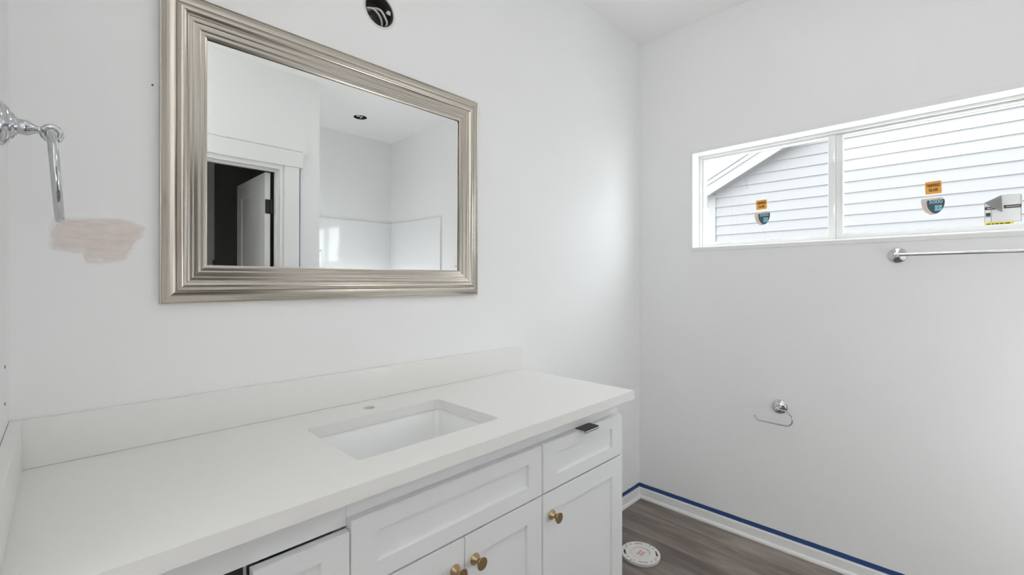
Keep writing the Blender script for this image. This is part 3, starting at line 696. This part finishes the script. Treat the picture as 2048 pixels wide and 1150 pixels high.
# ------------------------------------------------------------------ toilet flange in the floor
FLX, FLY = 2.02, -0.300
fl = empty('toilet_flange', (FLX, FLY, 0)); tag(fl, 'white plastic toilet flange with slots screwed to the floor', 'pipe flange')
R = [0.034, 0.048, 0.058, 0.066, 0.070, 0.0785, 0.090]; NT = 120
bm = bmesh.new(); z0, z1 = 0.008, 0.0145
def cut(i, k):
    a = (k*360/NT) % 360
    for c0 in (20, 110, 200, 290):
        if i == 4 and c0 < a < c0+34: return True                      # curved bolt slots
        if i == 4 and c0+43 < a < c0+50: return True                   # round screw holes
        if i in (5, 4) and c0+62 < a < c0+66: return True              # open notches to the rim
        if i == 4 and c0+72 < a < c0+79: return True
    return False
gv = [[[bm.verts.new((FLX+r*math.cos(2*PI*k/NT), FLY+r*math.sin(2*PI*k/NT), z)) for k in range(NT)] for r in R[1:]] for z in (z0, z1)]
n_r = len(R)-1
for i in range(n_r-1):
    ii = i+1
    for k in range(NT):
        if cut(ii, k): continue
        k2 = (k+1) % NT
        bm.faces.new((gv[1][i][k], gv[1][i+1][k], gv[1][i+1][k2], gv[1][i][k2]))
        bm.faces.new((gv[0][i][k], gv[0][i][k2], gv[0][i+1][k2], gv[0][i+1][k]))
        for (di, a0, a1) in ((-1, (i, k), (i, k2)), (1, (i+1, k2), (i+1, k))):
            if (i+di < 0 or i+di >= n_r-1) or cut(ii+di, k):
                bm.faces.new((gv[1][a0[0]][a0[1]], gv[1][a1[0]][a1[1]], gv[0][a1[0]][a1[1]], gv[0][a0[0]][a0[1]]))
        for kk, ka in ((k-1, k), (k+1, k2)):
            if cut(ii, kk % NT): bm.faces.new((gv[1][i][ka], gv[1][i+1][ka], gv[0][i+1][ka], gv[0][i][ka]))
bmesh.ops.recalc_face_normals(bm, faces=bm.faces)
from_bm('flange_ring', bm, 'pvc_white', fl)
Mz = frame_at((FLX, FLY, 0), (0, 0, 1))
lathe('base_ring', [(0.0003, 0.081), (0.0003, 0.089), (0.005, 0.0885), (0.0075, 0.086), (0.0078, 0.081), (0.0003, 0.081)], Mz, 'pvc_grey', fl, 64, cap=False)
lathe('inner_collar', [(0.010, 0.050), (0.0165, 0.049), (0.018, 0.047), (0.017, 0.0445), (0.012, 0.044), (0.010, 0.044)], Mz, 'pvc_white', fl, 64, cap=False)
lathe('test_cap', [(0.004, 0.0435), (0.012, 0.043), (0.0135, 0.036), (0.0125, 0.035), (0.0125, 0.001)], Mz, 'pvc_white', fl, 48)
bm = bmesh.new()
for k in range(5):
    bbox(bm, FLX-0.021+k*0.0085, FLX-0.015+k*0.0085, FLY-0.017, FLY-0.003, 0.0126, 0.0132); bbox(bm, FLX-0.021+k*0.0085, FLX-0.014+k*0.0085, FLY+0.002, FLY+0.012, 0.0126, 0.0132)
from_bm('cap_print', bm, 'pink_print', fl)
for a in (66, 156, 246, 336):
    aa = math.radians(a); lathe('screw', [(0.0140, 0.0042), (0.0160, 0.0038), (0.0167, 0.002), (0.0167, 0.0005)], frame_at((FLX+0.077*math.cos(aa), FLY+0.077*math.sin(aa), 0), (0, 0, 1)), 'galvanized', fl, 16)
rebase(fl)

# ------------------------------------------------------------------ open junction box with cables above the mirror
jb = empty('junction_box', (BOX[0], 0.0, BOX[1])); tag(jb, 'open black round junction box with white cables above the mirror', 'electrical box')
My = frame_at((BOX[0], 0.0, BOX[1]), (0, 1, 0))
lathe('box_shell', [(0.002, 0.0505), (0.002, 0.0478), (0.052, 0.0465), (0.053, 0.001), (0.056, 0.001), (0.056, 0.0502), (0.002, 0.0505)], My, 'black_plastic', jb, 48, cap=False)
lathe('gypsum_rim', [(0.0, 0.0512), (-0.0012, 0.0535), (-0.0010, 0.0575), (0.0, 0.0585), (0.003, 0.0525), (0.0, 0.0512)], My, 'gypsum_edge', jb, 48, cap=False)
bx_, bz_ = BOX
tube('cable', catmull([(bx_-0.040, 0.045, bz_-0.004), (bx_-0.038, 0.022, bz_+0.001), (bx_-0.018, 0.010, bz_+0.002), (bx_+0.006, 0.012, bz_-0.012), (bx_+0.018, 0.020, bz_-0.030), (bx_+0.016, 0.032, bz_-0.043)], 8), 0.0034, 'cable_jacket', jb, 12)
tube('cable', catmull([(bx_-0.020, 0.046, bz_+0.012), (bx_-0.010, 0.026, bz_+0.014), (bx_+0.008, 0.012, bz_+0.010), (bx_+0.024, 0.010, bz_-0.008), (bx_+0.033, 0.012, bz_-0.026), (bx_+0.029, 0.026, bz_-0.042)], 8), 0.0038, 'cable_jacket', jb, 12)
for sx, sz in ((0.034, 0.008), (-0.026, -0.030)):
    bm = bmesh.new(); bbox(bm, bx_+sx-0.005, bx_+sx+0.005, 0.006, 0.030, bz_+sz-0.005, bz_+sz+0.005); from_bm('screw_boss', bm, 'black_plastic', jb, bevel=0.0015)
bm = bmesh.new(); bbox(bm, bx_+0.030, bx_+0.042, 0.0035, 0.0055, bz_+0.002, bz_+0.015); bbox(bm, bx_+0.026, bx_+0.031, 0.0035, 0.0055, bz_+0.003, bz_+0.009); from_bm('metal_tab', bm, 'galvanized', jb)
for k in range(4):
    bm = bmesh.new(); bbox(bm, bx_-0.02+k*0.006, bx_-0.017+k*0.006, 0.030, 0.051, bz_-0.036, bz_-0.018); from_bm('inner_rib', bm, 'black_plastic', jb)
rebase(jb)

# ------------------------------------------------------------------ pink spackle patch and little wall marks
PATCH = [(0.0637, 1.4435), (0.0963, 1.4468), (0.1364, 1.4497), (0.1701, 1.4519), (0.1912, 1.4494), (0.2138, 1.435), (0.2083, 1.4121), (0.1974, 1.3962), (0.1894, 1.3759), (0.178, 1.3581), (0.1488, 1.3503), (0.1129, 1.3481), (0.1089, 1.3612), (0.1065, 1.371), (0.0809, 1.372), (0.0607, 1.3764), (0.0578, 1.391), (0.0592, 1.4144)]
bm = bmesh.new(); cx_ = sum(p[0] for p in PATCH)/len(PATCH); cz_ = 1.402
lay = bm.verts.layers.float.new('cover')
loops = []
for f, cv in ((1.06, 0.0), (0.97, 0.35), (0.86, 0.85), (0.6, 1.0)):
    ring = []
    for px, pz in PATCH:
        v = bm.verts.new((cx_+(px-cx_)*f, -0.0002-0.0002*cv, cz_+(pz-cz_)*f)); v[lay] = cv; ring.append(v)
    loops.append(ring)
n = len(PATCH)
for i in range(3):
    for k in range(n): bm.faces.new((loops[i][k], loops[i][(k+1) % n], loops[i+1][(k+1) % n], loops[i+1][k]))
bm.faces.new(loops[-1])
bmesh.ops.recalc_face_normals(bm, faces=bm.faces)
o = from_bm('spackle_patch', bm, 'pink_spackle'); tag(o, 'pale pink smear of drying spackle on the wall left of mirror', 'wall patch')
for k, (yy, zz, lab) in enumerate(((-0.0886, 1.1473, 'upper small dark screw hole in the left wall strip'), (-0.0886, 1.0776, 'lower small dark screw hole in the left wall strip'))):
    o = lathe('screw_hole', [(0.0002, 0.0032), (0.0009, 0.0030), (0.0011, 0.0018), (0.0006, 0.0006)], frame_at((0.0, yy, zz), (1, 0, 0)), 'mark_dark', None, 16); tag(o, lab, 'hole', 'small marks in the walls')
o = lathe('nail_hole', [(0.0002, 0.0022), (0.0007, 0.0020), (0.0009, 0.0012), (0.0004, 0.0004)], frame_at((0.2286, 0.0, 1.7779), (0, -1, 0)), 'mark_dark', None, 16); tag(o, 'tiny dark nail hole beside the upper left mirror frame', 'hole', 'small marks in the walls')

# ------------------------------------------------------------------ doorway, door and shower seen in the mirror
cs = empty('trim_1', (0.78, YD, 0)); struct(cs, 'white flat door casing with a wider head board', 'trim')
CW = 0.098
box('casing_side', DX1+0.008, DX1+0.008+CW, YD+0.0005, YD+0.018, 0.0, DZ+0.010, 'trim_white', cs, 0.0015)
box('casing_side', DX0-0.008-CW, DX0-0.008, YD+0.0005, YD+0.018, 0.0, DZ+0.010, 'trim_white', cs, 0.0015)
box('casing_head', DX0-0.13, DX1+0.13, YD+0.0005, YD+0.024, DZ+0.0105, DZ+0.123, 'trim_white', cs, 0.0015)
box('jamb', DX1-0.018, DX1-0.0002, YD-0.12, YD+0.004, 0.0, DZ-0.018, 'trim_white', cs)
box('jamb', DX0+0.0002, DX0+0.018, YD-0.12, YD+0.004, 0.0, DZ-0.018, 'trim_white', cs)
box('jamb_head', DX0, DX1, YD-0.12, YD+0.004, DZ-0.018, DZ-0.0002, 'trim_white', cs)
box('door_stop', DX1-0.030, DX1-0.0182, YD-0.075, YD-0.042, 0.0, DZ-0.0182, 'trim_white', cs, 0.001)
box('door_stop', DX0+0.018, DX0+0.0302, YD-0.075, YD-0.042, 0.0, DZ-0.0182, 'trim_white', cs, 0.001)
box('door_stop_head', DX0+0.0302, DX1-0.0302, YD-0.075, YD-0.042, DZ-0.030, DZ-0.0182, 'trim_white', cs, 0.001)
rebase(cs)
tape('masking_tape', (DX0-0.13, YD), (DX1+0.132, YD), (0, 1), DZ+0.1232, DZ+0.1305, 0.0012, 'thin blue tape strip along the top of the door head board')
bm = bmesh.new(); bbox(bm, DX1+0.0085+CW, DX1+0.0185+CW, YD+0.0003, YD+0.0018, 0.07, DZ+0.010)
o = from_bm('masking_tape', bm, 'blue_tape'); tag(o, 'upright blue tape strip along the door casing in the mirror', 'tape', 'blue painter tape strips')
o = box('wall_dark_room_pier', -1.2, 1.025, DRY+0.0005, DRY+0.06, -0.005, ZC, 'wall_paint'); struct(o, 'paler wall section at the back of the unlit room', 'wall')
# door leaf swung 90 degrees into the dark room, hinged on the right jamb
dr = empty('door_1', (DX1-0.03, YD-0.12, 0)); struct(dr, 'white panel door standing open with a black hinge', 'door')
LX1 = DX1-0.040; LX0 = LX1-0.035; LY1 = YD-0.128; LY0 = LY1-0.70; LZ0, LZ1 = 0.012, 2.053
bm = bmesh.new()
def slab_side(xf, sgn):
    def q(a, b_, c, d, xx): return [bm.verts.new(p) for p in ((xx, a, c), (xx, b_, c), (xx, b_, d), (xx, a, d))]
    o_ = q(LY0, LY1, LZ0, LZ1, xf); s = 0.115
    # upper and lower recessed panels
    i1 = q(LY0+s, LY1-s, 0.95, LZ1-s, xf); r1 = q(LY0+s+0.01, LY1-s-0.01, 0.96, LZ1-s-0.01, xf-sgn*0.008)
    i2 = q(LY0+s, LY1-s, 0.22, 0.82, xf); r2 = q(LY0+s+0.01, LY1-s-0.01, 0.23, 0.81, xf-sgn*0.008)
    for i_, r_ in ((i1, r1), (i2, r2)):
        for i in range(4):
            j = (i+1) % 4; bm.faces.new((i_[i], i_[j], r_[j], r_[i]))
        bm.faces.new(r_)
    bm.faces.new((o_[0], o_[1], i2[1], i2[0])); bm.faces.new((i1[3], i1[2], o_[2], o_[3])); bm.faces.new((i2[3], i2[2], i1[1], i1[0]))
    bm.faces.new((o_[0], i2[0], i2[3], i1[0], i1[3], o_[3])); bm.faces.new((o_[1], o_[2], i1[2], i1[1], i2[2], i2[1]))
    return o_
sa = slab_side(LX0, -1); sb = slab_side(LX1, 1)
for i in range(4):
    j = (i+1) % 4; bm.faces.new((sa[i], sa[j], sb[j], sb[i]))
bmesh.ops.recalc_face_normals(bm, faces=bm.faces)
from_bm('door_leaf', bm, 'trim_white', dr)
for zz in (0.25, 1.03, 1.815):
    bm = bmesh.new(); bbox(bm, LX0+0.002, LX1, LY1+0.0002, LY1+0.003, zz-0.05, zz+0.05); bbox(bm, LX1-0.0005, DX1-0.0185, LY1+0.001, LY1+0.004, zz-0.05, zz+0.05)
    lathe_bm(bm, [(-0.05, 0.0065), (0.05, 0.0065)], frame_at((LX1+0.006, LY1+0.008, zz), (0, 0, 1)), 14)
    from_bm('hinge', bm, 'black_metal', dr)
for sgn, xx in ((-1, LX0), (1, LX1)):
    lathe('handle', [(0, 0.027), (0.006, 0.026), (0.008, 0.012), (0.03, 0.011), (0.034, 0.024), (0.05, 0.026), (0.056, 0.02), (0.057, 0.001)], frame_at((xx+sgn*0.0003, LY0+0.06, 0.96), (sgn, 0, 0)), 'black_metal', dr, 24)
rebase(dr)
# shower surround
su = empty('shower_surround', (2.0, -2.5, 0)); tag(su, 'glossy white shower wall surround seen in the mirror', 'shower')
ST = 1.885
box('back_panel', XA+0.0005, XB-0.0005, YS+0.0005, YS+0.014, 0.10, ST, 'surround', su, 0.004)
box('side_panel', XB-0.014, XB-0.0005, YS+0.0145, -2.035, 0.10, ST, 'surround', su, 0.004)
box('side_panel', XA+0.0005, XA+0.014, YS+0.0145, -2.095, 0.10, ST, 'surround', su, 0.004)
bm = bmesh.new(); bbox(bm, XA+0.0145, 1.80, YS+0.0145, YS+0.075, 0.75, 1.575); from_bm('moulded_shelf', bm, 'surround', su, bevel=0.02, seg=4)
bm = bmesh.new(); bbox(bm, XA+0.0005, XB-0.0005, YS+0.0005, -2.04, 0.0005, 0.0995); from_bm('shower_pan', bm, 'surround', su, bevel=0.01)
rebase(su)
# recessed housings in the ceiling
for nm, (cx_, cy_), r0, lab, cat in (('recessed_can', CAN, 0.0575, 'open recessed light can in the shower ceiling', 'light can'), ('ceiling_box', CAN2, 0.0495, 'open round ceiling box near the shower edge', 'electrical box')):
    e_ = empty(nm, (cx_, cy_, ZC)); tag(e_, lab, cat)
    Mz = frame_at((cx_, cy_, ZC), (0, 0, 1))
    lathe('housing', [(0.001, r0), (0.001, r0-0.003), (0.10, r0-0.004), (0.10, 0.001), (0.102, 0.001), (0.102, r0), (0.001, r0)], Mz, 'black_plastic', e_, 32, cap=False)
    bm = bmesh.new(); bbox(bm, cx_-0.03, cx_-0.012, cy_-0.02, cy_+0.02, ZC+0.006, ZC+0.012); from_bm('socket_bracket', bm, 'galvanized', e_)
    box('mounting_ear', cx_+0.012, cx_+0.02, cy_-0.035, cy_+0.01, ZC+0.004, ZC+0.012, 'galvanized', e_)
    tube('lead', catmull([(cx_, cy_+0.02, ZC+0.08), (cx_+0.01, cy_+0.01, ZC+0.02), (cx_, cy_-0.015, ZC+0.012), (cx_-0.01, cy_-0.03, ZC+0.06)], 6), 0.004, 'cable_jacket', e_, 10)
    rebase(e_)
